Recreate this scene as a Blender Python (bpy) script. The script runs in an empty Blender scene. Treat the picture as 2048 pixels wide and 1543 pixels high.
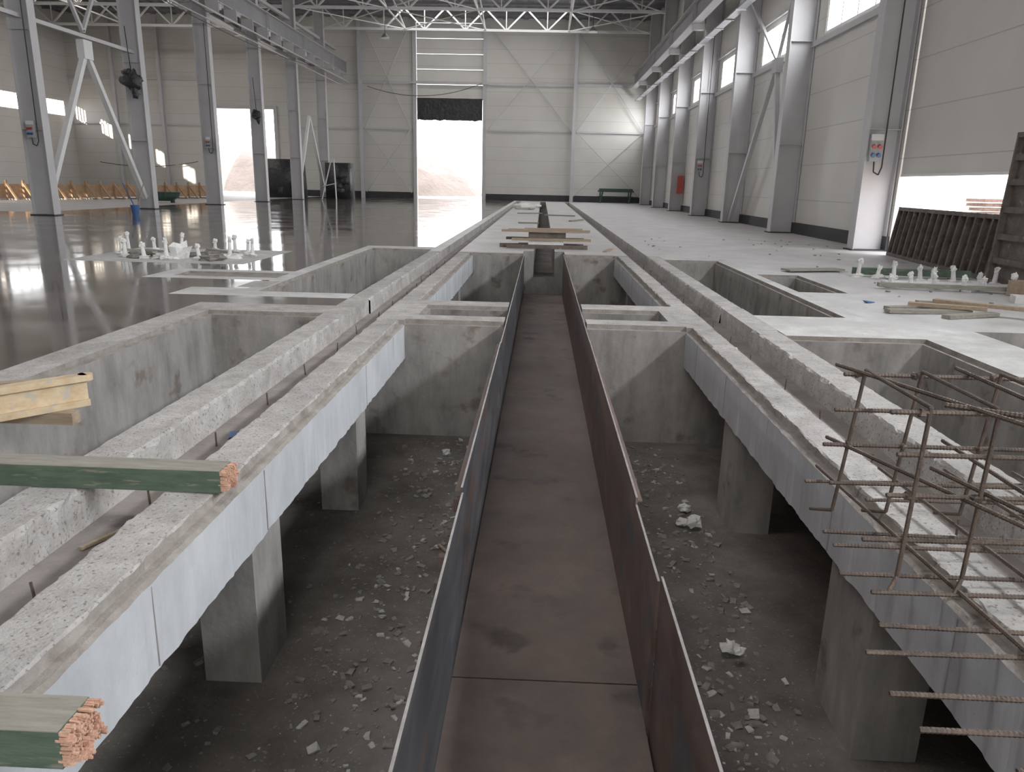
import bpy, math, random
from mathutils import Vector, Matrix, Euler, noise
random.seed(7)
scene = bpy.context.scene
col = scene.collection
scene.view_settings.view_transform = 'Standard'
scene.view_settings.exposure = 0.12
scene.view_settings.gamma = 1.12

# ---------------------------------------------------------------- materials
def new_mat(name):
    m = bpy.data.materials.new(name); m.use_nodes = True
    nt = m.node_tree
    return m, nt, nt.nodes["Principled BSDF"]

def mat_noise(name, c1, c2, scale=3.0, rough=0.8, rough2=None, metal=0.0, bump=0.2, bscale=40.0,
              speck=None, speck_scale=25.0, speck_lo=0.62, detail=6.0, dist=0.01, lo=0.3, hi=0.7, stretch=None, spec=None, broad=0.0, streak=None):
    m, nt, b = new_mat(name)
    N = nt.nodes; L = nt.links
    tc = N.new("ShaderNodeTexCoord")
    vec = tc.outputs["Object"]
    if stretch:
        mp = N.new("ShaderNodeMapping"); mp.inputs["Scale"].default_value = stretch
        L.new(vec, mp.inputs["Vector"]); vec = mp.outputs["Vector"]
    n1 = N.new("ShaderNodeTexNoise"); n1.inputs["Scale"].default_value = scale
    n1.inputs["Detail"].default_value = detail; n1.inputs["Roughness"].default_value = 0.65
    L.new(vec, n1.inputs["Vector"])
    r = N.new("ShaderNodeValToRGB")
    r.color_ramp.elements[0].position = lo; r.color_ramp.elements[1].position = hi
    r.color_ramp.elements[0].color = (*c1, 1); r.color_ramp.elements[1].color = (*c2, 1)
    L.new(n1.outputs["Fac"], r.inputs["Fac"])
    out = r.outputs["Color"]
    if speck:
        n3 = N.new("ShaderNodeTexNoise"); n3.inputs["Scale"].default_value = speck_scale
        n3.inputs["Detail"].default_value = 4
        L.new(vec, n3.inputs["Vector"])
        r3 = N.new("ShaderNodeValToRGB")
        r3.color_ramp.elements[0].position = speck_lo; r3.color_ramp.elements[1].position = speck_lo + 0.09
        L.new(n3.outputs["Fac"], r3.inputs["Fac"])
        mx = N.new("ShaderNodeMix"); mx.data_type = 'RGBA'
        L.new(r3.outputs["Color"], mx.inputs["Factor"])
        L.new(out, mx.inputs["A"]); mx.inputs["B"].default_value = (*speck, 1)
        out = mx.outputs["Result"]
    if broad > 0:
        n4 = N.new("ShaderNodeTexNoise"); n4.inputs["Scale"].default_value = .9; n4.inputs["Detail"].default_value = 8; n4.inputs["Roughness"].default_value=.7
        v4 = vec
        if streak:
            m4 = N.new("ShaderNodeMapping"); m4.inputs["Scale"].default_value = streak
            L.new(tc.outputs["Object"], m4.inputs["Vector"]); v4 = m4.outputs["Vector"]
        L.new(v4, n4.inputs["Vector"])
        mr4 = N.new("ShaderNodeMapRange"); mr4.inputs["From Min"].default_value=.35; mr4.inputs["From Max"].default_value=.62
        mr4.inputs["To Min"].default_value=1-broad; mr4.inputs["To Max"].default_value=1.0
        L.new(n4.outputs["Fac"], mr4.inputs["Value"])
        hs = N.new("ShaderNodeHueSaturation"); L.new(out, hs.inputs["Color"]); L.new(mr4.outputs["Result"], hs.inputs["Value"])
        out = hs.outputs["Color"]
    L.new(out, b.inputs["Base Color"])
    b.inputs["Metallic"].default_value = metal
    if spec is not None: b.inputs["Specular IOR Level"].default_value = spec
    if rough2 is None:
        b.inputs["Roughness"].default_value = rough
    else:
        mr = N.new("ShaderNodeMapRange")
        mr.inputs["From Min"].default_value = 0.3; mr.inputs["From Max"].default_value = 0.7
        mr.inputs["To Min"].default_value = rough; mr.inputs["To Max"].default_value = rough2
        L.new(n1.outputs["Fac"], mr.inputs["Value"]); L.new(mr.outputs["Result"], b.inputs["Roughness"])
    if bump > 0:
        n2 = N.new("ShaderNodeTexNoise"); n2.inputs["Scale"].default_value = bscale; n2.inputs["Detail"].default_value = 5
        L.new(vec, n2.inputs["Vector"])
        bp = N.new("ShaderNodeBump"); bp.inputs["Strength"].default_value = bump; bp.inputs["Distance"].default_value = dist
        L.new(n2.outputs["Fac"], bp.inputs["Height"]); L.new(bp.outputs["Normal"], b.inputs["Normal"])
    return m

def mat_panel(name, c, seam=1.15, rib=0.1, rough=0.45):
    """sandwich wall panel: horizontal joints + fine horizontal micro ribs"""
    m, nt, b = new_mat(name); N = nt.nodes; L = nt.links
    tc = N.new("ShaderNodeTexCoord"); sp = N.new("ShaderNodeSeparateXYZ"); L.new(tc.outputs["Object"], sp.inputs[0])
    def math_(op, a, bb=None):
        n = N.new("ShaderNodeMath"); n.operation = op
        if isinstance(a, (int, float)): n.inputs[0].default_value = a
        else: L.new(a, n.inputs[0])
        if bb is not None:
            if isinstance(bb, (int, float)): n.inputs[1].default_value = bb
            else: L.new(bb, n.inputs[1])
        return n.outputs[0]
    z = sp.outputs["Z"]
    s = math_('FRACT', math_('DIVIDE', z, seam))
    line = math_('LESS_THAN', s, 0.022)
    rb = math_('PINGPONG', math_('DIVIDE', z, rib), 0.5)
    n1 = N.new("ShaderNodeTexNoise"); n1.inputs["Scale"].default_value = 0.6; n1.inputs["Detail"].default_value = 5
    L.new(tc.outputs["Object"], n1.inputs["Vector"])
    r = N.new("ShaderNodeValToRGB"); r.color_ramp.elements[0].position = .3; r.color_ramp.elements[1].position = .7
    r.color_ramp.elements[0].color = (c[0]*.92, c[1]*.91, c[2]*.89, 1); r.color_ramp.elements[1].color = (*c, 1)
    L.new(n1.outputs["Fac"], r.inputs["Fac"])
    mx = N.new("ShaderNodeMix"); mx.data_type = 'RGBA'; L.new(line, mx.inputs["Factor"]); L.new(r.outputs["Color"], mx.inputs["A"])
    mx.inputs["B"].default_value = (c[0]*.65, c[1]*.65, c[2]*.65, 1)
    L.new(mx.outputs["Result"], b.inputs["Base Color"]); b.inputs["Roughness"].default_value = rough
    bp = N.new("ShaderNodeBump"); bp.inputs["Strength"].default_value = .25; bp.inputs["Distance"].default_value = .004
    L.new(rb, bp.inputs["Height"]); L.new(bp.outputs["Normal"], b.inputs["Normal"])
    return m

M = {}
M['polished'] = mat_noise("polished_concrete", (.085,.07,.06), (.16,.138,.122), scale=.7, rough=.02, rough2=.15, bump=.018, bscale=4, dist=.01, spec=1.0)
M['slab'] = mat_noise("light_concrete_slab", (.46,.445,.44), (.64,.625,.62), scale=1.3, rough=.4, rough2=.65, bump=.25, bscale=30, speck=(.36,.34,.33), speck_scale=7, speck_lo=.64, broad=.2)
M['rim'] = mat_noise("rim_concrete", (.36,.335,.315), (.57,.55,.535), scale=6, rough=.85, bump=.8, bscale=60, speck=(.22,.185,.165), speck_scale=50, speck_lo=.58, broad=.32)
M['white_rim'] = mat_noise("whitish_rim_concrete", (.48,.47,.46), (.7,.69,.68), scale=3, rough=.8, bump=.4, bscale=40, speck=(.36,.34,.32), speck_scale=50, speck_lo=.61, broad=.25)
M['ledge'] = mat_noise("rebate_concrete", (.19,.165,.145), (.35,.32,.295), scale=7, rough=.95, bump=.8, bscale=50)
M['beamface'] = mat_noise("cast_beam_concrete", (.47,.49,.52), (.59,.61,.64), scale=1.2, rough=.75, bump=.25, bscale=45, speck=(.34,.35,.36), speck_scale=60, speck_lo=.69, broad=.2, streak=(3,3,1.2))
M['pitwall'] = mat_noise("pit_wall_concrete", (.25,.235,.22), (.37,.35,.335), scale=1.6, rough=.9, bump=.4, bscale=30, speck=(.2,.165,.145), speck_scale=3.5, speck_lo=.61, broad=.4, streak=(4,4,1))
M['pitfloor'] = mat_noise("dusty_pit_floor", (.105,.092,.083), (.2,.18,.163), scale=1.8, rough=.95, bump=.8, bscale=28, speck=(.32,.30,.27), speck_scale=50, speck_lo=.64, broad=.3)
M['railfloor'] = mat_noise("rail_groove_concrete", (.21,.18,.168), (.34,.305,.285), scale=3, rough=.9, bump=.5, bscale=30, speck=(.42,.4,.38), speck_scale=45, speck_lo=.66, broad=.3)
M['lowfloor'] = mat_noise("rough_subfloor", (.4,.38,.36), (.62,.6,.57), scale=3, rough=.95, bump=1, bscale=14, dist=.04, speck=(.3,.26,.23), speck_scale=10, speck_lo=.62)
M['steel_blue'] = mat_noise("mill_scale_steel", (.05,.052,.06), (.115,.12,.135), scale=3, rough=.32, rough2=.6, metal=.5, bump=.08, bscale=30, stretch=(1,.4,1), speck=(.13,.085,.07), speck_scale=4, speck_lo=.58, broad=.3)
M['steel_rust'] = mat_noise("rusty_steel", (.11,.065,.053), (.24,.165,.14), scale=4, rough=.45, rough2=.75, metal=.2, bump=.1, bscale=40, speck=(.12,.115,.12), speck_scale=3, speck_lo=.55, broad=.4)
M['steel_floor'] = mat_noise("dusty_steel_plate", (.12,.088,.074), (.235,.18,.157), scale=2.6, rough=.45, rough2=.8, metal=.1, bump=.12, bscale=40, speck=(.10,.078,.07), speck_scale=3, speck_lo=.6, broad=.4)
M['steel_edge'] = mat_noise("cut_steel_edge", (.28,.26,.25), (.48,.46,.45), scale=10, rough=.5, metal=.4, bump=.1)
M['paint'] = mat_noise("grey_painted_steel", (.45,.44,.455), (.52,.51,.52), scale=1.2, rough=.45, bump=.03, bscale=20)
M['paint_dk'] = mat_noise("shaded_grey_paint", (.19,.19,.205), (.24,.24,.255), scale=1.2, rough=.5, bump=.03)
M['paint_wh'] = mat_noise("white_painted_steel", (.66,.66,.66), (.75,.75,.75), scale=2, rough=.4, bump=.02)
M['panel'] = mat_panel("white_sandwich_panel", (.61,.59,.555))
M['panel_door'] = mat_panel("white_sectional_door_panel", (.68,.66,.63), seam=1.4)
M['plinth'] = mat_noise("dark_plinth", (.02,.02,.024), (.035,.035,.04), scale=3, rough=.7)
M['roof'] = mat_noise("grey_trapezoid_sheet", (.12,.12,.13), (.16,.16,.17), scale=1, rough=.6, bump=.0)
M['tarp'] = mat_noise("black_tarp", (.012,.012,.014), (.035,.035,.04), scale=5, rough=.4, bump=.8, bscale=4, dist=.08)
M['wood'] = mat_noise("raw_timber", (.25,.18,.12), (.42,.33,.24), scale=4, rough=.8, bump=.3, bscale=30, stretch=(1,8,8))
M['wood_o'] = mat_noise("orange_shutter_timber", (.34,.19,.10), (.5,.33,.2), scale=4, rough=.8, bump=.3, bscale=30)
M['wood_y'] = mat_noise("yellow_formwork_timber", (.45,.32,.18), (.63,.5,.33), scale=5, rough=.6, bump=.2, bscale=20, stretch=(3,1,3), speck=(.42,.38,.32), speck_scale=6, speck_lo=.58)
M['wood_green'] = mat_noise("green_painted_timber", (.04,.072,.048), (.09,.13,.09), scale=5, rough=.7, bump=.3, bscale=40, stretch=(1,6,6), speck=(.18,.17,.13), speck_scale=8, speck_lo=.6)
M['wood_grey'] = mat_noise("weathered_timber", (.2,.185,.155), (.33,.31,.265), scale=6, rough=.85, bump=.3, bscale=40, stretch=(1,8,8))
M['wood_raw'] = mat_noise("splintered_wood", (.48,.25,.17), (.72,.46,.33), scale=18, rough=.9, bump=1, bscale=60)
M['rust_bar'] = mat_noise("rebar_steel", (.055,.041,.035), (.15,.108,.085), scale=9, rough=.6, metal=.35, bump=.9, bscale=120, dist=.004)
M['foam'] = mat_noise("white_foam_wrap", (.66,.65,.63), (.8,.8,.79), scale=9, rough=.7, bump=.4, bscale=30)
M['form_rust'] = mat_noise("formwork_steel", (.07,.055,.048), (.17,.14,.12), scale=5, rough=.7, metal=.2, bump=.2, speck=(.3,.27,.24), speck_scale=9, speck_lo=.64)
M['box_grey'] = mat_noise("grey_plastic_box", (.35,.36,.37), (.4,.41,.42), scale=5, rough=.5, bump=0)
M['red'] = mat_noise("red_plastic", (.4,.04,.03), (.45,.06,.05), scale=5, rough=.4, bump=0)
M['blue'] = mat_noise("blue_plastic", (.03,.08,.22), (.04,.11,.3), scale=5, rough=.4, bump=0)
M['black'] = mat_noise("black_rubber", (.015,.015,.015), (.03,.03,.03), scale=5, rough=.6, bump=0)
M['green_tub'] = mat_noise("dark_green_plastic", (.02,.05,.04), (.035,.08,.06), scale=5, rough=.5, bump=0)
M['earth'] = mat_noise("sandy_ground", (.5,.44,.39), (.72,.65,.59), scale=.5, rough=1, bump=.6, bscale=3, dist=.1)
M['mound'] = mat_noise("sand_mound", (.155,.128,.113), (.24,.205,.185), scale=.35, rough=1, bump=.8, bscale=2, dist=.3)
M['paper'] = mat_noise("white_concrete_chips", (.38,.36,.34), (.58,.56,.54), scale=20, rough=.9, bump=.3)
M['chip'] = mat_noise("grey_concrete_chips", (.15,.137,.123), (.29,.27,.25), scale=12, rough=.95, bump=.5)
M['brick'] = mat_noise("reclaimed_timber_stack", (.10,.06,.045), (.2,.135,.115), scale=6, rough=.9, bump=.5)

# ---------------------------------------------------------------- mesh builder
class MB:
    def __init__(s): s.v=[]; s.f=[]; s.m=[]; s.mats=[]
    def mi(s, mat):
        if mat not in s.mats: s.mats.append(mat)
        return s.mats.index(mat)
    def add(s, vs, fs, mat):
        o=len(s.v); s.v+= [tuple(v) for v in vs]; k=s.mi(mat)
        for f in fs: s.f.append([i+o for i in f]); s.m.append(k)
    def box(s, x0,x1,y0,y1,z0,z1, mat):
        vs=[(x0,y0,z0),(x1,y0,z0),(x1,y1,z0),(x0,y1,z0),(x0,y0,z1),(x1,y0,z1),(x1,y1,z1),(x0,y1,z1)]
        s.add(vs,[(0,3,2,1),(4,5,6,7),(0,1,5,4),(1,2,6,5),(2,3,7,6),(3,0,4,7)],mat)
    def obox(s, c, d, mat, rot=(0,0,0), jit=0):
        R=Euler(rot).to_matrix(); c=Vector(c); vs=[]
        for sx,sy,sz in [(-1,-1,-1),(1,-1,-1),(1,1,-1),(-1,1,-1),(-1,-1,1),(1,-1,1),(1,1,1),(-1,1,1)]:
            p=Vector((sx*d[0]/2*(1+random.uniform(-jit,jit)),sy*d[1]/2*(1+random.uniform(-jit,jit)),sz*d[2]/2)); vs.append(c+R@p)
        s.add(vs,[(0,3,2,1),(4,5,6,7),(0,1,5,4),(1,2,6,5),(2,3,7,6),(3,0,4,7)],mat)
    def bar(s, a, b, w, h, mat, up=(0,0,1)):
        a=Vector(a); b=Vector(b); d=(b-a).normalized(); u=Vector(up)
        if abs(d.dot(u))>.98: u=Vector((1,0,0))
        x=d.cross(u).normalized(); z=x.cross(d).normalized(); vs=[]
        for p in (a,b):
            for i,j in ((-1,-1),(1,-1),(1,1),(-1,1)): vs.append(p+x*(i*w/2)+z*(j*h/2))
        s.add(vs,[(0,3,2,1),(4,5,6,7),(0,1,5,4),(1,2,6,5),(2,3,7,6),(3,0,4,7)],mat)
    def cyl(s, a, b, r, mat, n=8, r2=None):
        a=Vector(a); b=Vector(b); d=(b-a).normalized(); u=Vector((0,0,1))
        if abs(d.dot(u))>.98: u=Vector((1,0,0))
        x=d.cross(u).normalized(); z=x.cross(d).normalized(); r2=r if r2 is None else r2; vs=[]
        for p,rr in ((a,r),(b,r2)):
            for i in range(n):
                t=2*math.pi*i/n; vs.append(p+x*math.cos(t)*rr+z*math.sin(t)*rr)
        fs=[(i,(i+1)%n,(i+1)%n+n,i+n) for i in range(n)]+[tuple(range(n))[::-1],tuple(range(n,2*n))]
        s.add(vs,fs,mat)
    def path(s, pts, r, mat, n=8):
        for a,b in zip(pts[:-1],pts[1:]): s.cyl(a,b,r,mat,n)
    def rebar(s, a, b, r, mat='rust_bar', pitch=.014):
        """ribbed bar: lofted rings alternating in radius"""
        a=Vector(a); b=Vector(b); L=(b-a).length; n=max(2,int(L/(pitch/2))); d=(b-a)/L; u=Vector((0,0,1))
        if abs(d.dot(u))>.98: u=Vector((1,0,0))
        x=d.cross(u).normalized(); z=x.cross(d).normalized(); k=6; vs=[]
        for j in range(n+1):
            c=a+d*(L*j/n); rr=r*(1.13 if j%2 else .93)
            for i in range(k): t=2*math.pi*i/k; vs.append(c+x*math.cos(t)*rr+z*math.sin(t)*rr)
        fs=[(j*k+i,j*k+(i+1)%k,(j+1)*k+(i+1)%k,(j+1)*k+i) for j in range(n) for i in range(k)]
        fs+= [tuple(range(k))[::-1],tuple(range(n*k,n*k+k))]; s.add(vs,fs,mat)
    def ibeam(s, a, b, w, h, mat, tf=.02, tw=.012, up=(0,0,1), mat_f=None):
        a=Vector(a); b=Vector(b); d=(b-a).normalized(); u=Vector(up); x=d.cross(u).normalized(); z=x.cross(d).normalized()
        mf=mat_f or mat
        s.bar(a+z*(h/2-tf/2), b+z*(h/2-tf/2), w, tf, mf, up=z); s.bar(a-z*(h/2-tf/2), b-z*(h/2-tf/2), w, tf, mf, up=z)
        s.bar(a,b,tw,h-2*tf,mat,up=z)
    def blob(s, c, r, mat, sq=(1,1,1), jit=.3, nu=8, nv=6):
        c=Vector(c); vs=[c+Vector((0,0,-r*sq[2]))]; seed=random.uniform(0,99)
        for j in range(1,nv):
            ph=math.pi*j/nv
            for i in range(nu):
                t=2*math.pi*i/nu
                p=Vector((math.sin(ph)*math.cos(t)*sq[0],math.sin(ph)*math.sin(t)*sq[1],-math.cos(ph)*sq[2]))
                k=1+jit*noise.noise(p*2+Vector((seed,0,0)))*1.6
                vs.append(c+p*r*k)
        vs.append(c+Vector((0,0,r*sq[2])))
        fs=[]; n=len(vs)-1
        for i in range(nu): fs.append((0,1+(i+1)%nu,1+i))
        for j in range(nv-2):
            for i in range(nu):
                a=1+j*nu+i; b=1+j*nu+(i+1)%nu; fs.append((a,b,b+nu,a+nu))
        for i in range(nu): fs.append((1+(nv-2)*nu+i,1+(nv-2)*nu+(i+1)%nu,n))
        s.add(vs,fs,mat)
    def done(s, name, smooth=False):
        me=bpy.data.meshes.new(name); me.from_pydata(s.v,[],s.f); me.update()
        for m in s.mats: me.materials.append(M[m])
        me.polygons.foreach_set("material_index", s.m)
        if smooth: me.polygons.foreach_set("use_smooth",[True]*len(me.polygons))
        o=bpy.data.objects.new(name,me); col.objects.link(o); return o

# ---------------------------------------------------------------- constants
XR, XL, XM = 9.0, -42.5, -18.3           # right wall, left wall, middle column row
Y0, Y1 = -12.0, 70.0
ZR = 15.1
ZTB, ZTT = 13.2, 14.75
COLY = [20.4+7.4*k for k in range(-4,7)]
PD = -1.35
LI,LO,LS,LE = -1.50,-1.82,-2.24,-2.50     # left beam inner, outer, strip inner, strip outer
RI,RO,RS,RE = 1.64,1.94,2.37,2.64
CL,CR = -.355,.515                         # steel channel

# ---------------------------------------------------------------- floor (height field of rectangular pours)
rects=[]
def P(x0,x1,y0,y1,z,m): rects.append((x0,x1,y0,y1,z,m))
P(XL,XR,Y0,Y1,0,'polished')
P(LE,XR,Y0,Y1,0,'slab')
P(LE,RE,Y0,17.0,0,'rim')
P(-30,-20,30,69.9,0,'slab')
P(-4.2,LE,-2,9.1,0,'rim'); P(RE,4.9,-2,8.6,0,'white_rim')
P(-4.1,LE,9.9,18.0,0,'white_rim')
P(-6.1,-3.8,11.3,12.5,0,'white_rim'); P(-5.75,-4.1,11.6,12.2,-.03,'ledge'); 
P(-4.9,LE,9.7,10.4,0,'white_rim')
P(-4.3,-3.9,10.5,11.2,0,'rim')
P(-8.6,-5.3,13.3,16.1,0,'slab'); P(-8.4,-5.5,13.5,15.9,0,'white_rim')
P(RE,4.0,9.0,16.8,0,'white_rim')
P(4.9,XR,-2,8.5,-.35,'lowfloor')
def pit(x0,x1,y0,y1,z,l=.06,fm='pitfloor'):
    P(x0-l,x1+l,y0-l,y1+l,-.045,'ledge'); P(x0,x1,y0,y1,z,fm)
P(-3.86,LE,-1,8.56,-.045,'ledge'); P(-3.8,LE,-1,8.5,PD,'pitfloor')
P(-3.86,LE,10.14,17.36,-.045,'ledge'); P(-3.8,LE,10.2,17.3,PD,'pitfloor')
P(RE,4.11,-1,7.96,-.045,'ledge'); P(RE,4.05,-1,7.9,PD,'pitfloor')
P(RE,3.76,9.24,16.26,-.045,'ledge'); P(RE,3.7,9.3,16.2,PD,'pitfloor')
pit(4.0,4.62,11.6,13.8,-.7); pit(4.75,5.1,9.9,10.3,-.3,.02)
for a,b in ((LS,LO),(RO,RS)):
    P(a,b,-2,68,-.2,'railfloor')
for ya,yb in ((-1,8.25),(9.75,16.8)):
    P(LI-.001,RI+.001,ya,yb+.07,-.05,'ledge')
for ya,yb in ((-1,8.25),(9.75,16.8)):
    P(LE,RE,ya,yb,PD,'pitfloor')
for xa,xb in ((-1.36,CL-.03),(CR+.03,1.5)):
    P(xa-.04,xb,8.62,9.36,-.045,'ledge'); P(xa,xb,8.66,9.32,-.55,'pitfloor')
P(CL-.03,CR+.03,8.25,9.75,-1.2,'pitfloor')
P(CL-.03,CR+.03,16.8,17.6,-1.0,'pitfloor')
P(-.15,.33,17.6,68,-.6,'pitfloor')
xs=sorted({r[0] for r in rects}|{r[1] for r in rects}); ys=sorted({r[2] for r in rects}|{r[3] for r in rects})
cell={}
for i in range(len(xs)-1):
    for j in range(len(ys)-1):
        cx=(xs[i]+xs[i+1])/2; cy=(ys[j]+ys[j+1])/2; k=None
        for r in rects:
            if r[0]<cx<r[1] and r[2]<cy<r[3]: k=r
        cell[i,j]=(k[4],k[5])
mb=MB()
for (i,j),(z,m) in cell.items():
    x0,x1,y0,y1=xs[i],xs[i+1],ys[j],ys[j+1]
    mb.add([(x0,y0,z),(x1,y0,z),(x1,y1,z),(x0,y1,z)],[(0,1,2,3)],m)
    for (di,dj,e) in ((1,0,[(x1,y0),(x1,y1)]),(0,1,[(x1,y1),(x0,y1)])):
        nb=cell.get((i+di,j+dj))
        if nb and abs(nb[0]-z)>1e-6:
            zl,zh=min(z,nb[0]),max(z,nb[0])
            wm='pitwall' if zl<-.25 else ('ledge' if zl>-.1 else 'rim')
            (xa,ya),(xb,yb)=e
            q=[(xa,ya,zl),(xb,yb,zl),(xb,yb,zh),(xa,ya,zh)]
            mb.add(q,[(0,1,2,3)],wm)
mb.done("floor")

# ---------------------------------------------------------------- cast beams carrying rail grooves (jittered edges)
def beam_obj(name, side, ya, yb, posts):
    if side<0: I,O,S,E=LI,LO,LS,LE; sg=-1
    else: I,O,S,E=RI,RO,RS,RE; sg=1
    e=E-sg*.004
    prof=[(I,-.44),(I,-.06),(I+sg*.025,-.05),(I+sg*.06,-.05),(I+sg*.068,-.008),(I+sg*.08,0),(O-sg*.012,0),(O,-.015),(O+sg*.01,-.198),
          (S-sg*.02,-.198),(S-sg*.004,-.02),(S+sg*.012,0),(e-sg*.01,0),(e,-.01),(e,PD+.002),(e-sg*.14,PD+.002),(e-sg*.14,-.44)]
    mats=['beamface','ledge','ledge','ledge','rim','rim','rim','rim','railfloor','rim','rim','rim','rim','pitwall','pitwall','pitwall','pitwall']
    jam=[.012,.006,.006,.006,.014,.012,.014,.018,.004,.004,.026,.018,.008,.004,0,0,0]
    mb=MB(); n=int((yb-ya)/.035); rows=[]
    for k in range(n+1):
        y=ya+(yb-ya)*k/n; row=[]
        for q,(x,z) in enumerate(prof):
            j=jam[q]
            nx=noise.noise(Vector((y*6,q*3.1,sg)))+.6*noise.noise(Vector((y*19,q*5.7,sg+4)))
            nz=noise.noise(Vector((y*6,q*3.1,sg+9)))+.6*noise.noise(Vector((y*21,q*5.7,sg+14)))
            row.append((x+nx*j, y, min(z+nz*j*.8,.0005) if z>-.1 else z+nz*j*.5))
        rows.append(row)
    P_=len(prof)
    vs=[v for r in rows for v in r]
    for q in range(P_):
        q2=(q+1)%P_
        fs=[(k*P_+q,(k+1)*P_+q,(k+1)*P_+q2,k*P_+q2) for k in range(n)]
        mb.add(vs,fs,mats[q]) if q==0 else None
        if q:
            kk=mb.mi(mats[q])
            for f in fs: mb.f.append(list(f)); mb.m.append(kk)
    for (py,w) in posts:
        xa,xb=sorted((I+sg*.05,I+sg*.38)); mb.box(xa,xb,py-w/2,py+w/2,PD+.001,-.43,'pitwall')
    y=ya+1.1
    while y<yb: 
        xa,xb=sorted((I+sg*.01,I-sg*.002)); mb.box(xa,xb,y,y+.006,-.43,-.07,'pitwall'); y+=1.25
    return mb.done(name)
beam_obj("concrete_trench_beam",-1,-1,8.25,[(6.3,.35),(3.95,.45),(1.6,.4)])
beam_obj("concrete_trench_beam",1,-1,8.25,[(6.2,.5),(3.6,.55),(1.3,.4)])
beam_obj("concrete_trench_beam",-1,9.75,16.8,[(12,.35),(14.5,.35)])
beam_obj("concrete_trench_beam",1,9.75,16.8,[(12,.35),(14.5,.35)])

mb=MB()
for x in ((LS+LO)/2,(RS+RO)/2):
    y=1.7
    while y<16:
        xx=x+random.uniform(-.05,.05); mb.cyl((xx,y,-.197),(xx+random.uniform(-.01,.01),y,-.1),.006,'rust_bar',6); y+=.95
mb.done("groove_starter_bars")

# ---------------------------------------------------------------- steel channel
mb=MB()
def zf(y): return -.72-.012*y
segs=[-1,.9,3.05,5.6,8.4,11.2,14,17.0]
for a,b in zip(segs[:-1],segs[1:]):
    z0,z1=zf(a),zf(b); g=.010 if a==3.05 else .003
    mb.add([(CL,a+g,z0),(CR,a+g,z0),(CR,b,z1),(CL,b,z1),(CL,a+g,z0-.02),(CR,a+g,z0-.02),(CR,b,z1-.02),(CL,b,z1-.02)],
           [(0,1,2,3),(4,7,6,5),(0,4,5,1),(2,6,7,3),(0,3,7,4),(1,5,6,2)],'steel_floor')
mb.box(CL,CR,3.03,3.08,-.80,-.785,'black')
def sheet(x,t,a,b,z1,m,flange=0):
    mb.box(min(x,x+t),max(x,x+t),a,b,-.98,z1-.004,m); mb.box(min(x,x+t),max(x,x+t),a,b,z1-.004,z1,'steel_edge')
    if flange:
        mb.box(min(x+t,x+flange),max(x+t,x+flange),a+.01,b,z1-.03,z1-.022,'steel_rust')
sheet(CL,-.010,-1,3.55,-.03,'steel_blue'); sheet(CL-.004,-.010,3.55,7.2,.0,'steel_blue',-.04); sheet(CL,-.010,7.2,12,-.01,'steel_blue'); sheet(CL,-.010,12,17,-.01,'steel_blue')
sheet(CR,.010,-1,1.7,-.05,'steel_rust',.05); sheet(CR+.012,.010,1.7,2.75,-.02,'steel_rust'); sheet(CR,.010,2.75,3.5,-.04,'steel_rust'); sheet(CR,.010,3.5,7.4,.0,'steel_rust',.035)
sheet(CR,.010,7.4,12,-.01,'steel_rust'); sheet(CR,.010,12,17,-.01,'steel_rust')
for y,z in ((2.95,-.08),(2.8,-.12),(2.45,-.16),(1.3,-.1),(3.53,-.06)):
    mb.box(CL-.05,CL-.01,y,y+.04,z-.07,z,'steel_rust')
for y in (1.6,3.4,5,7.8,10.5,13):
    mb.box(CL-.03,CR+.03,y,y+.1,-1.349,-.98,'steel_rust')
mb.done("steel_drain_channel")

# rubble in pits
mb=MB()
def chip(x,y,z,s,m): mb.obox((x,y,z+s*.12),(s,s*random.uniform(.4,.9),s*random.uniform(.15,.4)),m,(random.uniform(-.3,.3),random.uniform(-.3,.3),random.uniform(0,6)),.4)
def scatter(n,x0,x1,y0,y1,smin,smax,z=PD,w=.12):
    for _ in range(n):
        s=smin+(smax-smin)*random.random()**4
        chip(random.uniform(x0,x1),random.uniform(y0,y1),z,s,'paper' if random.random()<w else 'chip')
scatter(1500,-1.4,-.45,1,8.1,.008,.06); scatter(1500,.6,1.55,1,8.1,.008,.06)
scatter(200,-2.3,-1.3,1,8.1,.015,.06,w=.03)
for cx,cy,n in ((.8,7.2,50),(1.25,7.3,50),(1.3,5.6,25),(1.0,7.4,50),(-.9,7.4,25),(-.6,4.5,35),(-.8,5.8,35),(-.7,3.5,35),(-.9,3.1,30),(.9,4.2,30),(1.2,3.5,30),(.8,2.8,30),(1.3,2.5,30),(-1.0,4.9,30)):
    for _ in range(n): chip(max(-1.45,min(1.55,cx+random.gauss(0,.14))) if abs(cx)>.9 else max(.58,min(1.5,cx+random.gauss(0,.14))) if cx>0 else min(-.43,cx+random.gauss(0,.14)),min(8.15,cy+random.gauss(0,.22)),PD,random.uniform(.01,.045),'paper' if random.random()<.4 else 'chip')
scatter(120,-1.4,-.4,10,16.6,.02,.08); scatter(120,.6,1.6,10,16.6,.02,.08)
mb.done("concrete_rubble")
mb=MB()
for c,r in (((1.3,6.05,PD+.045),.05),((1.40,6.0,PD+.07),.07),((1.38,6.35,PD+.04),.05),((1.28,4.2,PD+.05),.06),((1.3,4.1,PD+.1),.035),((-.95,7.6,PD+.04),.05),((2.1,7.9,-.16),.04),((.78,3.3,PD+.03),.045)):
    mb.blob(c,r,'foam',(1,.8,.7),.6)
mb.done("foam_lump_debris")
mb=MB()
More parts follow.
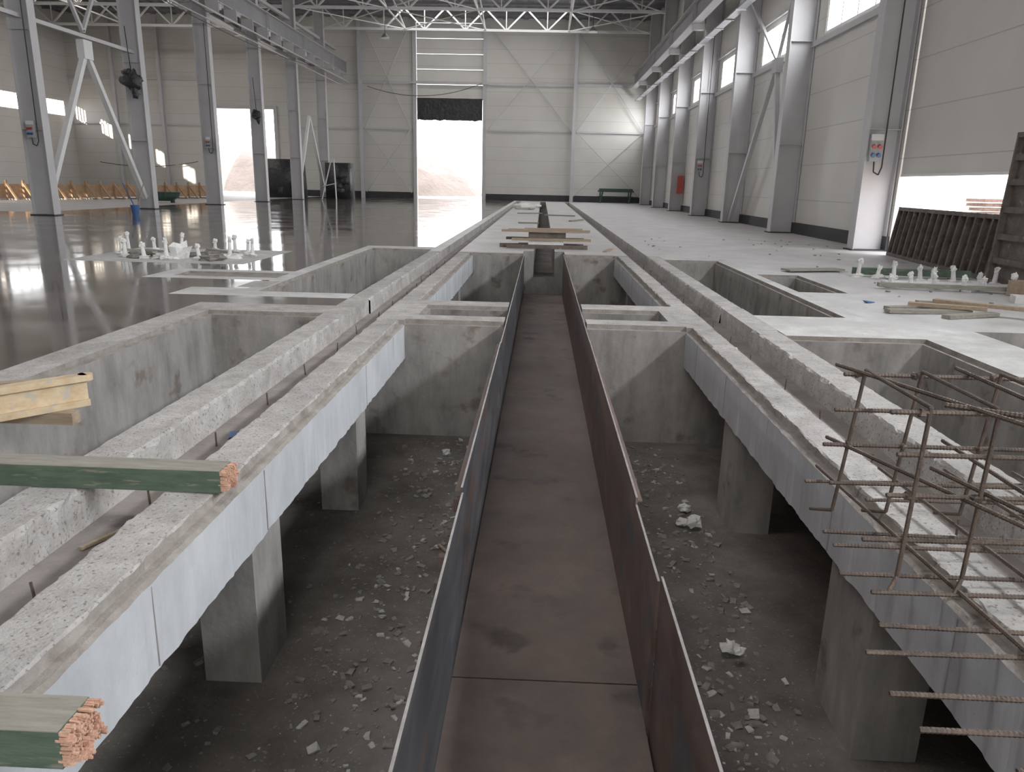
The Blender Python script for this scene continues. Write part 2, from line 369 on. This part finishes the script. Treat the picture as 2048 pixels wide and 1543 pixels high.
for a,b in (((-.75,5.5,PD+.02),(-.55,5.2,PD+.02)),((.7,4.6,PD+.02),(.95,4.3,PD+.02)),((-2.1,3.1,-.185),(-1.95,3.45,-.185)),((1.0,2.9,PD+.02),(1.05,2.5,PD+.02))): mb.bar(a,b,.02,.015,'wood')
mb.done("wood_slivers")
mb=MB(); 
for q in ((-2.0,4.75,-.185),(4.6,10.6,.012)): mb.obox(q,(.14,.1,.02),'blue',(.1,.1,.6),.3)
mb.done("blue_plastic_scrap")

# ---------------------------------------------------------------- walls
def wall(name, axis, pos, th, u0, u1, z0, z1, holes, m='panel'):
    us=sorted({u0,u1}|{h[0] for h in holes}|{h[1] for h in holes}); zs=sorted({z0,z1}|{h[2] for h in holes}|{h[3] for h in holes})
    us=[u for u in us if u0<=u<=u1]; mb=MB()
    for a,b in zip(us[:-1],us[1:]):
        for c,d in zip(zs[:-1],zs[1:]):
            cu,cz=(a+b)/2,(c+d)/2
            if any(h[0]<cu<h[1] and h[2]<cz<h[3] for h in holes): continue
            if axis=='x': mb.box(min(pos,pos+th),max(pos,pos+th),a,b,c,d,m)
            else: mb.box(a,b,min(pos,pos+th),max(pos,pos+th),c,d,m)
    return mb.done(name)
WZ0,WZ1=6.4,7.75
winY=[(c+1.4,c+6.4) for c in COLY[:-1] if c+6.4<Y1]+[(COLY[-1]+1.0,COLY[-1]+4.2)]
winY=[w for w in winY if w[0]>Y0+1]
wall("wall_right",'x',XR,.15,Y0,Y1,-.4,ZR,[(a,b,WZ0,WZ1) for a,b in winY if not (a<20 and b>13.2)]+[(13.2,20.05,-.05,7.2)])
wall("wall_left",'x',XL,-.15,Y0,Y1,-.4,ZR,[(a,b,WZ0,WZ1) for a,b in winY])
DX0,DX1=-11.3,-5.45
wall("wall_far",'y',Y1,.15,XL,XR,-.4,ZR,[(DX0,DX1,-.05,14.7),(-29.6,-24.1,-.05,7.4)])
wall("wall_back",'y',Y0,-.15,XL,XR,-.4,ZR,[])
mb=MB(); mb.box(XL,XR,Y0,Y1,ZR,ZR+.2,'roof')
for k in range(0,60):
    x=XL+k*.9
    if x<XR-.4: mb.box(x,x+.4,Y0,Y1,ZR-.08,ZR,'roof')
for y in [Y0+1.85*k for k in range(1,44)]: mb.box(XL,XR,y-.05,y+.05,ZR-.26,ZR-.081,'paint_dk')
mb.done("ceiling")
mb=MB()
mb.box(XR-.06,XR,20.1,Y1,0,.38,'plinth'); mb.done("baseboard_right")
mb=MB()
for a,b in ((-42.4,-29.95),(-23.75,-11.7),(-5.1,XR-.06)): mb.box(a,b,Y1-.06,Y1,0,.55,'plinth')
mb.done("baseboard_far")
mb=MB(); mb.box(XL,XL+.06,Y0,Y1-.06,0,.5,'plinth'); mb.done("baseboard_left")

k=1
for X,sg in ((XR,1),(XL,-1)):
    for a,b in winY:
        if sg>0 and (a<20 and b>13.2): continue
        mb=MB(); t=.07
        xa,xb=sorted((X+sg*.02,X+sg*.1))
        mb.box(xa,xb,a,b,WZ0,WZ0+t,'paint_wh'); mb.box(xa,xb,a,b,WZ1-t,WZ1,'paint_wh')
        nn=4
        for i in range(nn+1):
            y=a+(b-a-t)*i/nn; mb.box(xa,xb,y,y+t,WZ0+t,WZ1-t,'paint_wh')
        mb.done("window_%d"%k); k+=1

# ---------------------------------------------------------------- doors
mb=MB()
mb.box(XR+.02,XR+.08,13.25,20.0,1.93,7.15,'panel'); mb.box(XR+.01,XR+.09,13.25,20.0,1.87,1.93,'paint_wh')
mb.done("door_1")
mb=MB()
for i in range(0,5):
    z0=8.5+i*1.24; mb.box(DX0+.02,DX1-.02,Y1+.02,Y1+.08,z0,z0+1.2,'panel_door'); mb.box(DX0+.02,DX1-.02,Y1-.03,Y1+.02,z0+1.14,z0+1.2,'paint')
for x in (DX0-.3,DX1): mb.box(x,x+.3,Y1-.25,Y1-.001,0,14.9,'paint')
mb.done("door_2")
mb=MB(); n=26
vs=[];fs=[]
for j in range(7):
    for i in range(n+1):
        x=DX0+.03+(DX1-DX0-.06)*i/n; z=6.75+1.85*j/6+ (0.12*noise.noise(Vector((i*.5,0,3))) if j==0 else 0)
        vs.append((x,Y1-.08+.1*noise.noise(Vector((i*.6,j*.8,0))),z))
for j in range(6):
    for i in range(n): a=j*(n+1)+i; fs.append((a,a+1,a+n+2,a+n+1))
mb.add(vs,fs,'tarp'); mb.done("black_door_tarp",True)
mb=MB()
for x in (-29.9,-24.1): mb.box(x,x+.3,Y1-.2,Y1-.001,0,7.7,'paint')
mb.box(-29.6,-24.1,Y1-.2,Y1-.001,7.4,7.7,'paint'); mb.done("door_3")

# ---------------------------------------------------------------- columns
def column(x_in, x_out, y, ztop, right):
    mb=MB(); w=.2
    sg=1 if x_out>x_in else -1
    def bx(a,b,*r): mb.box(min(a,b),max(a,b),*r)
    bx(x_in,x_in+sg*.03,y-w,y+w,0,ztop,'paint'); bx(x_out,x_out-sg*.03,y-w,y+w,0,ztop,'paint')
    bx(x_in+sg*.03,x_out-sg*.03,y-.012,y+.012,0,ztop,'paint')
    bx(x_in-sg*.06,x_out+ (0 if right else sg*.06),y-w-.08,y+w+.08,0,.035,'plinth')
    for z in (3,6.3,9.3): bx(x_in+sg*.03,x_out-sg*.03,y-w,y+w,z,z+.02,'paint')
    return mb
for y in COLY:
    mb=column(8.15,8.98,y,ZR-.3,True)
    mb.box(7.5,8.15,y-.15,y+.15,9.35,9.64,'paint')
    mb.done("steel_column")
for y in COLY:
    mb=column(-17.9,-18.7,y,ZR-.3,False)
    mb.box(-17.9,-17.2,y-.15,y+.15,10.0,10.29,'paint'); mb.box(-19.4,-18.7,y-.15,y+.15,10.0,10.29,'paint')
    mb.done("steel_column")
for y in COLY[4:]:
    mb=column(-41.7,-42.45,y,ZR-.3,True); mb.done("steel_column")
for x,zc in ((7.65,10.15),(-17.35,10.8),(-19.25,10.8)):
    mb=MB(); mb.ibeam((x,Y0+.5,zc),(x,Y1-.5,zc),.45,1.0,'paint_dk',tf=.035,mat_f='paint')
    mb.box(x-.04,x+.04,Y0+.5,Y1-.5,zc+.5,zc+.57,'steel_rust')
    for y in COLY: mb.box(x-.2,x+.2,y-.01,y+.01,zc-.46,zc+.45,'paint')
    mb.done("crane_runway_beam")
mb=MB()
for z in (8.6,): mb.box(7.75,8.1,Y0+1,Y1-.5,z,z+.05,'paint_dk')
for i in range(40): mb.box(7.7,8.12,Y0+2+i*2,Y0+2.08+i*2,8.55,8.6,'paint')
mb.done("cable_tray")
mb=MB(); mb.box(-17.05,-16.95,Y0+1,Y1-1,9.6,9.66,'paint'); mb.box(-17.05,-16.95,Y0+1,Y1-1,9.1,9.14,'paint')
for i in range(20):
    y=20+i*2.4; mb.box(-17.6,-16.9,y,y+.05,9.66,10.29,'paint')
mb.done("conductor_rail")
mb=MB()
mb.bar((XM,COLY[4],6.75),(XM,COLY[6],6.75),.14,.14,'paint'); mb.bar((XM,Y0+1,12.4),(XM,Y1-.5,12.4),.2,.2,'paint')
mb.done("column_tie")
mb=MB()
ya,yb=COLY[5],COLY[6]; ym=(ya+yb)/2
mb.bar((XM,ym,6.2),(XM,ya+.2,.5),.2,.2,'paint_wh'); mb.bar((XM,ym,6.2),(XM,yb-.2,.5),.2,.2,'paint_wh')
mb.box(XM-.15,XM+.15,ym-.3,ym+.3,5.9,6.6,'paint_wh')
mb.bar((XM,ym,6.9),(XM,ya+.2,12.2),.12,.12,'paint'); mb.bar((XM,ym,6.9),(XM,yb-.2,12.2),.12,.12,'paint')
mb.done("portal_brace")
mb=MB(); ya,yb=COLY[9],COLY[10]; ym=(ya+yb)/2
mb.bar((XM,ym,6.2),(XM,ya+.2,.5),.2,.2,'paint_wh'); mb.bar((XM,ym,6.2),(XM,yb-.2,.5),.2,.2,'paint_wh'); mb.done("portal_brace")
mb=MB(); X=8.45
mb.bar((X,29.9,5.9),(X,34.9,.1),.16,.16,'paint'); mb.bar((X,29.9,5.9),(X,28.1,.1),.16,.16,'paint'); mb.box(X-.12,X+.12,29.6,30.2,5.6,6.1,'paint')
mb.bar((X,29.9,6.0),(X,28.1,9.2),.1,.1,'paint'); mb.bar((X,29.9,6.0),(X,34.9,9.2),.1,.1,'paint')
mb.done("portal_brace")
mb=MB(); mb.box(8.9,8.999,Y0,13,6.12,6.3,'paint'); mb.box(8.9,8.999,20.7,Y1-.4,6.12,6.3,'paint'); mb.box(8.9,8.999,20.7,Y1-.4,7.9,8.0,'paint'); mb.done("wall_girt")

mb=MB()
for x in (-16.2,2.6,-34,-38.2,-22.3): mb.ibeam((x,Y1-.4,0),(x,Y1-.4,ZR-.3),.3,.34,'paint',up=(0,1,0))
mb.done("gable_posts")
mb=MB()
for a,b in ((-22,-11.7),(-5.0,8.9),(-42.4,-30)):
    mb.box(a,b,Y1-.2,Y1-.001,9.7,9.95,'paint'); mb.box(a,b,Y1-.15,Y1-.001,5.9,6.05,'paint')
mb.box(DX0-.5,DX1+.5,Y1-.4,Y1-.28,9.75,9.95,'paint')
mb.done("gable_girts")
mb=MB()
def xr(x0,x1,z0,z1): mb.cyl((x0,Y1-.3,z0),(x1,Y1-.3,z1),.04,'paint',6); mb.cyl((x0,Y1-.34,z1),(x1,Y1-.34,z0),.04,'paint',6)
xr(-15.9,-11.8,.5,6);xr(-15.9,-11.8,6,14.5)
xr(2.8,8.7,.5,6);xr(2.8,8.7,6,14);xr(-5.0,2.4,6,14.5)
mb.done("bracing_rods")

# ---------------------------------------------------------------- roof trusses
def truss(y,x0,x1,n):
    mb=MB(); zb,zt=ZTB,ZTT
    mb.bar((x0,y,zb),(x1,y,zb),.17,.17,'paint_wh'); mb.bar((x0,y,zt),(x1,y,zt),.17,.17,'paint_wh')
    st=(x1-x0)/n
    for i in range(n):
        a=x0+i*st
        mb.bar((a,y,zt),(a+st/2,y,zb),.11,.11,'paint_wh'); mb.bar((a+st/2,y,zb),(a+st,y,zt),.11,.11,'paint_wh')
        mb.bar((a+st/2,y,zb),(a+st/2,y,zt),.07,.07,'paint_wh')
    return mb.done("roof_truss")
for y in COLY[5:]:
    truss(y,-17.9,8.15,8); truss(y,-41.7,-18.7,7)
mb=MB()
for x in (-11.3,-4.9,1.7,-26,-34):
    for ya,yb in zip(COLY[6:-1],COLY[7:]):
        mb.bar((x,ya,ZTB),(x,yb,ZTT),.09,.09,'paint_wh'); mb.bar((x,ya,ZTT),(x,yb,ZTB),.09,.09,'paint_wh')
    mb.bar((x,COLY[6],ZTB),(x,COLY[-1],ZTB),.09,.09,'paint_wh')
for ya,yb in zip(COLY[6:-1],COLY[7:]):
    for x0,x1 in ((-11.3,-4.9),(1.7,8),(-17.9,-11.3)): mb.cyl((x0,ya,ZTB),(x1,yb,ZTB),.04,'paint_wh',6); mb.cyl((x0,yb,ZTB),(x1,ya,ZTB),.04,'paint_wh',6)
mb.done("roof_bracing")
for x,y in ((3.2,57.4),(-12.2,61)):
    mb=MB(); mb.cyl((x,y,ZTB-.09),(x,y,12.2),.02,'black',6); mb.cyl((x,y,12.2),(x,y,11.9),.08,'paint_dk',12,.32); mb.cyl((x,y,11.9),(x,y,11.85),.32,'paint_wh',16)
    mb.done("pendant_lamp")

mb=MB()
def sag(a,b,s,n=14):
    a=Vector(a);b=Vector(b); return [a.lerp(b,i/n)-Vector((0,0,s*4*(i/n)*(1-i/n))) for i in range(n+1)]
mb.path(sag((-16.8,27.8,9.3),(-16.8,57,9.3),.5),.02,'black',5); mb.path(sag((-16.7,27.8,10.3),(-16.7,63,9.8),.9),.015,'black',5)
mb.path(sag((-15.5,69.2,9.4),(-5.5,69.4,9.8),.9),.025,'black',5); mb.path(sag((-31,69.2,2.8),(-40,69.2,2.6),.4),.03,'black',5)
mb.done("hanging_cables")

def socket(x,y,z,sg,s=1.0):
    mb=MB(); mb.box(x-.12*s,x+.12*s,y-.32,y-.2,z-.28*s,z+.28*s,'box_grey'); mb.box(x-.13*s,x+.13*s,y-.325,y-.3,z+.16*s,z+.29*s,'paint_wh')
    for dx in (-.06,.06):
        for dz,c in ((.04,'red'),(-.14,'blue')): mb.cyl((x+dx*s,y-.32,z+dz*s),(x+dx*s,y-.38,z+(dz-.02)*s),.045*s,c,12)
    pts=[(x,y-.28,z-.28*s),(x+.02,y-.28,z-.5*s),(x+.15,y-.28,z-.56*s),(x+.22,y-.26,z-.4*s),(x+.22,y-.23,z+4),(x+.22,y-.23,9.3)]
    mb.path(pts,.018,'black',6)
    mb.done("socket_box")
socket(8.35,20.4,2.55,1,1.15); socket(-18.3,27.8,3.0,1); socket(-18.3,42.6,3.3,1); socket(8.4,42.6,2.6,1)
mb=MB(); mb.box(8.6,8.85,49.75,49.8,1.2,2.2,'red'); mb.box(8.55,8.9,49.6,49.75,1.1,2.2,'red'); mb.done("fire_hose_cabinet")
for (x,y,z,s) in ((-18.15,34.6,5.5,.42),(-18.1,49.3,5.3,.28)):
    mb=MB(); mb.blob((x,y,z),s,'tarp',(1,.6,1),.35,14,12); mb.blob((x+.1,y,z-.95*s),s*.55,'tarp',(.7,.6,1.5),.4,12,10); mb.blob((x-.35*s,y,z+.7*s),s*.5,'tarp',(1,.7,1),.4,12,10)
    mb.cyl((x,y,z+s),(x-.1,y,z+2.2),.02,'black',6)
    mb.done("plastic_wrapped_hoist",True)

# ---------------------------------------------------------------- loose objects
mb=MB(); r=.0085
for i,(y,x0,z) in enumerate(((3.72,1.42,.03),(3.45,1.62,.05),(3.12,1.3,.03),(2.95,1.28,.05),(2.72,1.22,.04),(2.55,1.27,.06),(2.36,1.22,.04),(2.18,1.1,.05),(2.0,1.1,.03),(1.82,1.1,.05),(1.7,1.3,.03),(1.52,1.2,.03))):
    mb.rebar((x0,y,z),(3.3,y+random.uniform(-.05,.05),z+random.uniform(-.01,.02)),r)
for x in (1.62,1.95,2.3,2.65):
    mb.rebar((x-.1,3.85,.07),(x+.04,1.4,.07),r)
for j,y in enumerate((3.18,2.62)):
    for z in (.74,.58,.42,.24): mb.rebar((1.28+random.uniform(-.05,.05),y,z),(3.3,y+.03,z+random.uniform(-.01,.01)),r*1.1)
for x in (1.38,1.62,1.95,2.3,2.6,3.0):
    mb.path([(x-.05,2.55,.06),(x,2.6,.1),(x+.03,2.62,.76),(x+.03,3.18,.76),(x-.02,3.2,.1),(x-.08,3.3,.06)],r,'rust_bar')
for z in (.74,.4):
    mb.rebar((1.33,3.3,z+.015),(1.7,2.3,z+.015),r); mb.rebar((1.85,3.3,z+.015),(1.85,2.3,z+.015),r)
mb.rebar((1.6,2.9,.43),(1.75,2.2,.45),r); mb.rebar((1.5,2.7,.75),(2.2,2.25,.76),r*1.2)
for x in (1.38,1.62,1.95,2.3):
    for y in (2.62,3.18):
        for z in (.74,.42): mb.blob((x,y,z),.016,'rust_bar',(1,1,1),.6,6,5)
for x,y in ((2.5,3.6),(2.5,1.75),(2.5,2.2)): mb.box(x-.03,x+.03,y-.03,y+.03,.001,.03,'chip')
mb.done("rebar_cage")

def splinter_timber(x0,x1,y0,y1,z0,z1):
    mb=MB()
    mb.box(x0,x1,y0,y1,z0,z1,'wood_green')
    mb.box(x0,x1-.002,y0+.001,y1-.001,z1,z1+.003,'wood_grey')
    for i in range(420):
        y=random.uniform(y0+.003,y1-.003); z=random.uniform(z0+.003,z1-.003); l=.028+.035*noise.noise(Vector((y*25,z*25,x0)))+random.uniform(-.008,.008)
        mb.bar((x1-.01,y,z),(x1+max(.004,l),y+random.uniform(-.003,.003),z+random.uniform(-.005,.003)),random.uniform(.004,.009),random.uniform(.004,.009),'wood_raw')
    mb.done("broken_green_timber")
splinter_timber(-3.6,-1.53,3.36,3.50,.003,.115)
splinter_timber(-2.9,-1.2,1.58,1.72,.003,.115)
mb=MB()
a=Vector((-2.86,4.5,.10)); b=Vector((-3.6,3.62,.10)); d=(b-a).normalized()
mb.bar(a,b,.08,.04,'wood_y'); mb.bar(a+Vector((0,0,.16)),b+Vector((0,0,.16)),.08,.04,'wood_y'); mb.bar(a+Vector((0,0,.08)),b+Vector((0,0,.08)),.027,.12,'wood_y')
mb.cyl(a+Vector((0,0,.14)),a+Vector((0,0,.18)),.042,'wood_y',14)
mb.box(-4.1,-2.85,4.3,4.38,.001,.078,'wood'); 
mb.done("yellow_formwork_girder")
mb=MB()
mb.bar((-3.4,5.0,.03),(-4.4,4.6,.03),.16,.05,'wood_y'); mb.bar((-3.45,4.95,.08),(-4.4,4.55,.08),.08,.05,'wood'); mb.done("formwork_board")

mb=MB()
def plank(cx,cy,z,l,w=.14,t=.04,a=0,m='wood'): mb.obox((cx,cy,z+t/2),(l,w,t),m,(0,0,a))
plank(.15,18.35,.0,1.95,.16,.09,.0,'form_rust'); plank(-.2,18.6,.0,1.6,.15,.09,.02,'form_rust'); plank(.25,18.85,.0,1.6,.15,.09,-.02,'form_rust')
mb.box(-.3,.55,18.36,18.8,.09,.18,'foam'); plank(.25,18.4,.18,1.9,.15,.06,.01); plank(.1,18.7,.18,1.9,.15,.06,-.02,'form_rust'); mb.box(-.3,.6,18.45,18.85,.24,.38,'form_rust')
plank(.1,18.45,.38,2.1,.15,.05,.01); plank(.2,18.75,.38,2.0,.15,.05,-.03); plank(.3,18.6,.43,1.4,.12,.04,.05); plank(1.6,18.1,0,.8,.1,.03,1.3)
mb.done("plank_stack")
mb=MB(); 
for p,l,a in (((-.6,40,.03),1.4,.5),((.9,38,.03),1.5,-.2),((1.5,33,.03),1.6,1.2),((-.5,30,.03),.8,.1)): mb.obox(p,(l,.15,.05),'wood_grey',(0,0,a))
mb.done("loose_boards")
mb=MB()
for _ in range(7): mb.blob((random.uniform(-1.3,-.2),random.uniform(46,52),.15),random.uniform(.2,.4),'foam',(1.3,1,.5),.4)
mb.done("white_sacks")

def bolts(pts,h=.3):
    mb=MB()
    for x,y in pts:
        hh=h*random.uniform(.7,1.2); lx,ly=random.uniform(-.03,.03),random.uniform(-.03,.03)
        mb.cyl((x,y,0),(x+lx,y+ly,hh),.045,'foam',8,.03); mb.blob((x+lx,y+ly,hh),.045,'foam',(1,1,1.3),.6)
        mb.blob((x,y,.03),.08,'foam',(1.2,1,.5),.6)
    return mb
cx,cy=-7.0,14.7
pts=[(cx+math.cos(t)*1.25+random.uniform(-.1,.1),cy+math.sin(t)*.9) for t in [i*2*math.pi/13 for i in range(13)]]
mb=bolts(pts,.3)
for _ in range(16): mb.blob((cx+random.uniform(-1,1.2),cy+random.uniform(-.9,.4),.04),random.uniform(.06,.16),'foam' if random.random()<.3 else 'chip',(1.6,1,.4),.6)
mb.blob((cx+.2,cy-.6,.1),.17,'foam',(1,.9,1),.7)
for _ in range(10): mb.obox((cx+random.uniform(-.8,.9),cy+random.uniform(-.5,.6),.05),(random.uniform(.4,1),.12,.04),'wood_grey',(0,random.uniform(-.15,.15),random.uniform(0,3)))
mb.done("wrapped_anchor_bolts")
pts=[(5.75+.27*i,13.6-.12*i+random.uniform(-.2,.3)) for i in range(8)]+[(5.7+.33*i,12.5-.1*i+random.uniform(-.1,.1)) for i in range(6)]
mb=bolts(pts,.24)
mb.obox((6.7,13.9,.1),(2.0,.14,.12),'wood_green',(0,0,-.08)); mb.obox((6.4,12.1,.07),(2.0,.12,.06),'wood_grey',(0,0,-.12)); mb.obox((6.7,12.6,.05),(2.0,.3,.05),'foam',(0,0,-.1))
mb.obox((7.3,11.7,.12),(.25,.2,.24),'wood',(0,0,.3)); mb.obox((5.2,14.6,.04),(1.2,.3,.03),'wood_grey',(0,0,.3)); mb.obox((7.3,10.9,.05),(1.0,.3,.1),'foam',(0,0,-.3))
mb.done("wrapped_anchor_bolts")
mb=MB()
for p,l,a,m in (((5.1,10.1,.03),1.1,.25,'wood_grey'),((5.0,9.75,.03),1.1,.1,'wood_grey'),((5.3,9.9,.08),.9,-.5,'wood'),((5.75,9.75,.12),1.3,-.75,'wood'),((5.5,10.35,.05),.7,-.1,'wood_grey'),((5.4,9.5,.03),.8,.35,'wood_grey')):
    mb.obox(p,(l,.13,.045),m,(0,random.uniform(-.03,.03),a))
mb.done("loose_boards")
mb=MB()
for _ in range(110):
    x=random.uniform(2.8,8);y=random.uniform(8.8,24)
    if 2.6<x<3.8 and y<16.4: continue
    if 3.9<x<5.2: continue
    mb.obox((x,y,.01),(random.uniform(.02,.07),random.uniform(.02,.05),.02),random.choice(['chip','paper','wood_grey']),(0,0,random.uniform(0,3)))
mb.done("floor_debris")

def form_panel(a,b,h,lean,nr):
    mb=MB(); a=Vector(a); b=Vector(b); d=(b-a).normalized(); n=Vector((-d.y,d.x,0)); 
    if n.x>0: n=-n
    L=(b-a).length
    def q(u,z,o): return a+d*u+Vector((0,0,z))+n*(o+lean*(1-z/h))
    def bb(p0,p1,w,t): mb.bar(p0,p1,w,t,'form_rust',up=n)
    mb.add([q(0,0,0),q(L,0,0),q(L,h,0),q(0,h,0)],[(0,1,2,3)],'form_rust')
    bb(q(0,.04,.05),q(L,.04,.05),.08,.1); bb(q(0,h-.04,.05),q(L,h-.04,.05),.08,.1)
    for i in range(nr+1): 
        u=L*i/nr; bb(q(min(max(u,.03),L-.03),0,.05),q(min(max(u,.03),L-.03),h,.05),.05,.1)
    return mb,q,L
mb,q,L=form_panel((8.7,18.9,0),(8.15,13.7,0),1.15,.15,15)
for i in range(15):
    mb.blob(q(L*(i+.5)/15,.55,.03),.035,'black',(1,1,1),.1,6,5)
mb.done("steel_formwork_panel")
mb,q,L=form_panel((8.0,13.5,0),(7.9,11.9,0),2.5,.1,1)
for z in (.4,.8,1.25,1.7,2.1): mb.bar(q(0,z,.05),q(L,z,.05),.06,.1,'form_rust')
mb.done("steel_formwork_panel")
mb=MB()
mb.box(4.9,8.0,68.0,68.8,.95,1.1,'green_tub'); mb.box(4.9,8.0,68.7,68.8,.5,.6,'green_tub')
for x in (5.1,7.6):
    mb.bar((x,68.1,0),(x+.2,68.4,.95),.1,.1,'green_tub'); mb.bar((x,68.8,0),(x,68.5,.95),.1,.1,'green_tub')
mb.box(5,7.9,68.1,68.7,1.1,1.25,'green_tub'); mb.done("green_bench")
mb=MB()
mb.obox((-21.2,62.5,1.5),(3.6,1.5,3.0),'tarp',(0,0,.1),.05); mb.obox((-16.4,62.5,1.4),(2.0,1.2,2.8),'tarp',(0,0,-.1),.1)
for _ in range(10): mb.blob((random.choice((random.uniform(-22.5,-19.7),random.uniform(-17,-15.8))),61.9,random.uniform(.5,2.2)),.4,'tarp',(1,.5,1),.5)
mb.done("tarp_covered_stack",True)
mb=MB(); mb.cyl((-16.7,58.1,0),(-16.4,60,3),.05,'paint',6); mb.cyl((-15.6,58.1,0),(-16.2,60,3),.05,'paint',6); mb.cyl((-16.7,58.5,1),(-15.8,58.6,1.2),.04,'paint',6); mb.done("metal_trestle")
mb=MB()
a=Vector((-34,35,0)); b=Vector((-24.0,56,0)); d=(b-a).normalized(); n=Vector((d.y,-d.x,0)); L=(b-a).length
mb.bar(a+Vector((0,0,.5)),b+Vector((0,0,.5)),.06,.75,'wood_o')
i=0
while i*.95<L:
    p=a+d*(i*.95); mb.bar(p+n*.06,p+n*.06+Vector((0,0,1.1)),.12,.1,'wood_o'); mb.bar(p+n*.95+Vector((0,0,.04)),p+Vector((0,0,1.0)),.1,.08,'wood_o'); mb.bar(p+n*1.0+Vector((0,0,.04)),p+Vector((0,0,.04)),.1,.08,'wood_grey'); i+=1
mb.done("timber_shuttering")
mb=MB()
vs=[];fs=[];nn=18
for rr,z in ((.5,.1),(.75,.35),(.8,.6),(.74,.58),(.45,.2)):
    for i in range(nn): t=2*math.pi*i/nn; vs.append((-22.2+rr*1.6*math.cos(t),44+rr*.8*math.sin(t),z))
for j in range(4):
    for i in range(nn): fs.append((j*nn+i,j*nn+(i+1)%nn,(j+1)*nn+(i+1)%nn,(j+1)*nn+i))
fs.append(tuple(range(nn))[::-1]); fs.append(tuple(range(4*nn,5*nn))); mb.add(vs,fs,'green_tub')
for x in (-23,-21.4): mb.cyl((x,44,0),(x,44,.15),.12,'black',10)
mb.done("green_mortar_tub")
mb=MB(); mb.cyl((-15.6,29,.0),(-15.6,29,.4),.12,'blue',14,.17); mb.cyl((-15.6,29,.3),(-16.1,29.2,1.2),.02,'blue',6); mb.cyl((-15.5,29,.3),(-15.3,29.3,1.3),.02,'wood',6); mb.done("blue_bucket")

# ---------------------------------------------------------------- exterior
mb=MB()
for x0,x1,y0,y1 in ((-200,XL-.15,-80,200),(XR+.15,150,-80,200),(XL-.15,XR+.15,Y1+.15,200),(XL-.15,XR+.15,-80,Y0-.15)):
    mb.add([(x0,y0,-.05),(x1,y0,-.05),(x1,y1,-.05),(x0,y1,-.05)],[(0,1,2,3)],'earth')
mb.done("ground")
def hill(name,cx,cy,rx,ry,h,m='mound'):
    mb=MB(); n=40; vs=[];fs=[]
    for j in range(n+1):
        for i in range(n+1):
            u,v=i/n*2-1,j/n*2-1; x,y=cx+u*rx,cy+v*ry; rr=max(0,1-(u*u+v*v))
            z=h*rr**.8*(1+.35*noise.noise(Vector((x*.15,y*.15,0))))+.3*noise.noise(Vector((x*.8,y*.8,2)))*min(1,rr*3)
            vs.append((x,y,z-.08))
    for j in range(n):
        for i in range(n): a=j*(n+1)+i; fs.append((a,a+1,a+n+2,a+n+1))
    mb.add(vs,fs,m); mb.done(name,True)
hill("sand_mound",-38,98,16,10,6.0); hill("sand_mound",-16,92,9,8,4.6)
mb=MB()
for i in range(4):
    for j in range(6):
        mb.obox((22.3+i*1.05+random.uniform(-.2,.2),40+random.uniform(-.4,.4),.08+j*.22),(1.0,1.6,.16),'brick',(0,0,random.uniform(-.1,.1)))
mb.done("timber_stack")
mb=MB()
for i in range(8): mb.obox((18.2+i*.35,40+random.uniform(-1,1),.15+.12*(i%3)),(2.0,.25,.12),'brick',(0,0,random.uniform(-.5,.5)))
mb.done("timber_stack")

# ---------------------------------------------------------------- lights
w=bpy.data.worlds.new("World"); scene.world=w; w.use_nodes=True
bg=w.node_tree.nodes["Background"]; bg.inputs["Color"].default_value=(.97,.97,1,1); bg.inputs["Strength"].default_value=5.5
def area(name,loc,direction,sx,sy,power,color=(1,1,1)):
    l=bpy.data.lights.new(name,'AREA'); l.shape='RECTANGLE'; l.size=sx; l.size_y=sy; l.energy=power; l.color=color
    o=bpy.data.objects.new(name,l); o.location=loc; o.rotation_euler=Vector(direction).to_track_quat('-Z','Y').to_euler(); col.objects.link(o); return o
s=bpy.data.lights.new("sun",'SUN'); s.energy=13; s.angle=.01; s.color=(1,.88,.74)
so=bpy.data.objects.new("sun",s); so.rotation_euler=Vector((2.4,7.4,-1.25)).to_track_quat('-Z','Y').to_euler(); so.location=(-60,-60,30); col.objects.link(so)
for i,(a,b) in enumerate(winY):
    if not (a<20 and b>13.2):
        area("window_daylight",(XR+.3,(a+b)/2,7.2),(-1,0,-.3),b-a,1.5,950 if a<14 else 340,(.95,.98,1))
area("back_fill",(1,Y0+.3,4),(0,1,-.05),9,8,850,(1,.98,.96))  # added fill lamp behind the camera; the back wall has no opening
for y,p in ((4,580),(26,540),(48,560),(64,400)):
    area("overhead_fill",(-5,y,14.6),(0,0,-1),14,2,p,(1,.98,.96))  # added soft fill from above, not fixtures of the hall
for y in (35,58): area("overhead_fill",(-30,y,14.6),(0,0,-1),12,2,430,(1,.93,.85))  # same added overhead fill for the left bay, warmer

# ---------------------------------------------------------------- camera
cam=bpy.data.cameras.new("camera"); cam.sensor_width=36; cam.sensor_fit='HORIZONTAL'; cam.lens=1500/2048*36; cam.clip_end=500; cam.clip_start=.05
co=bpy.data.objects.new("camera",cam); col.objects.link(co)
psi=math.atan(.03354); th=math.atan(.2698); rho=.022
co.matrix_world=Matrix.Translation((0,0,1.5))@Matrix.Rotation(psi,4,'Z')@Matrix.Rotation(math.pi/2-th,4,'X')@Matrix.Rotation(rho,4,'Z')
scene.camera=co
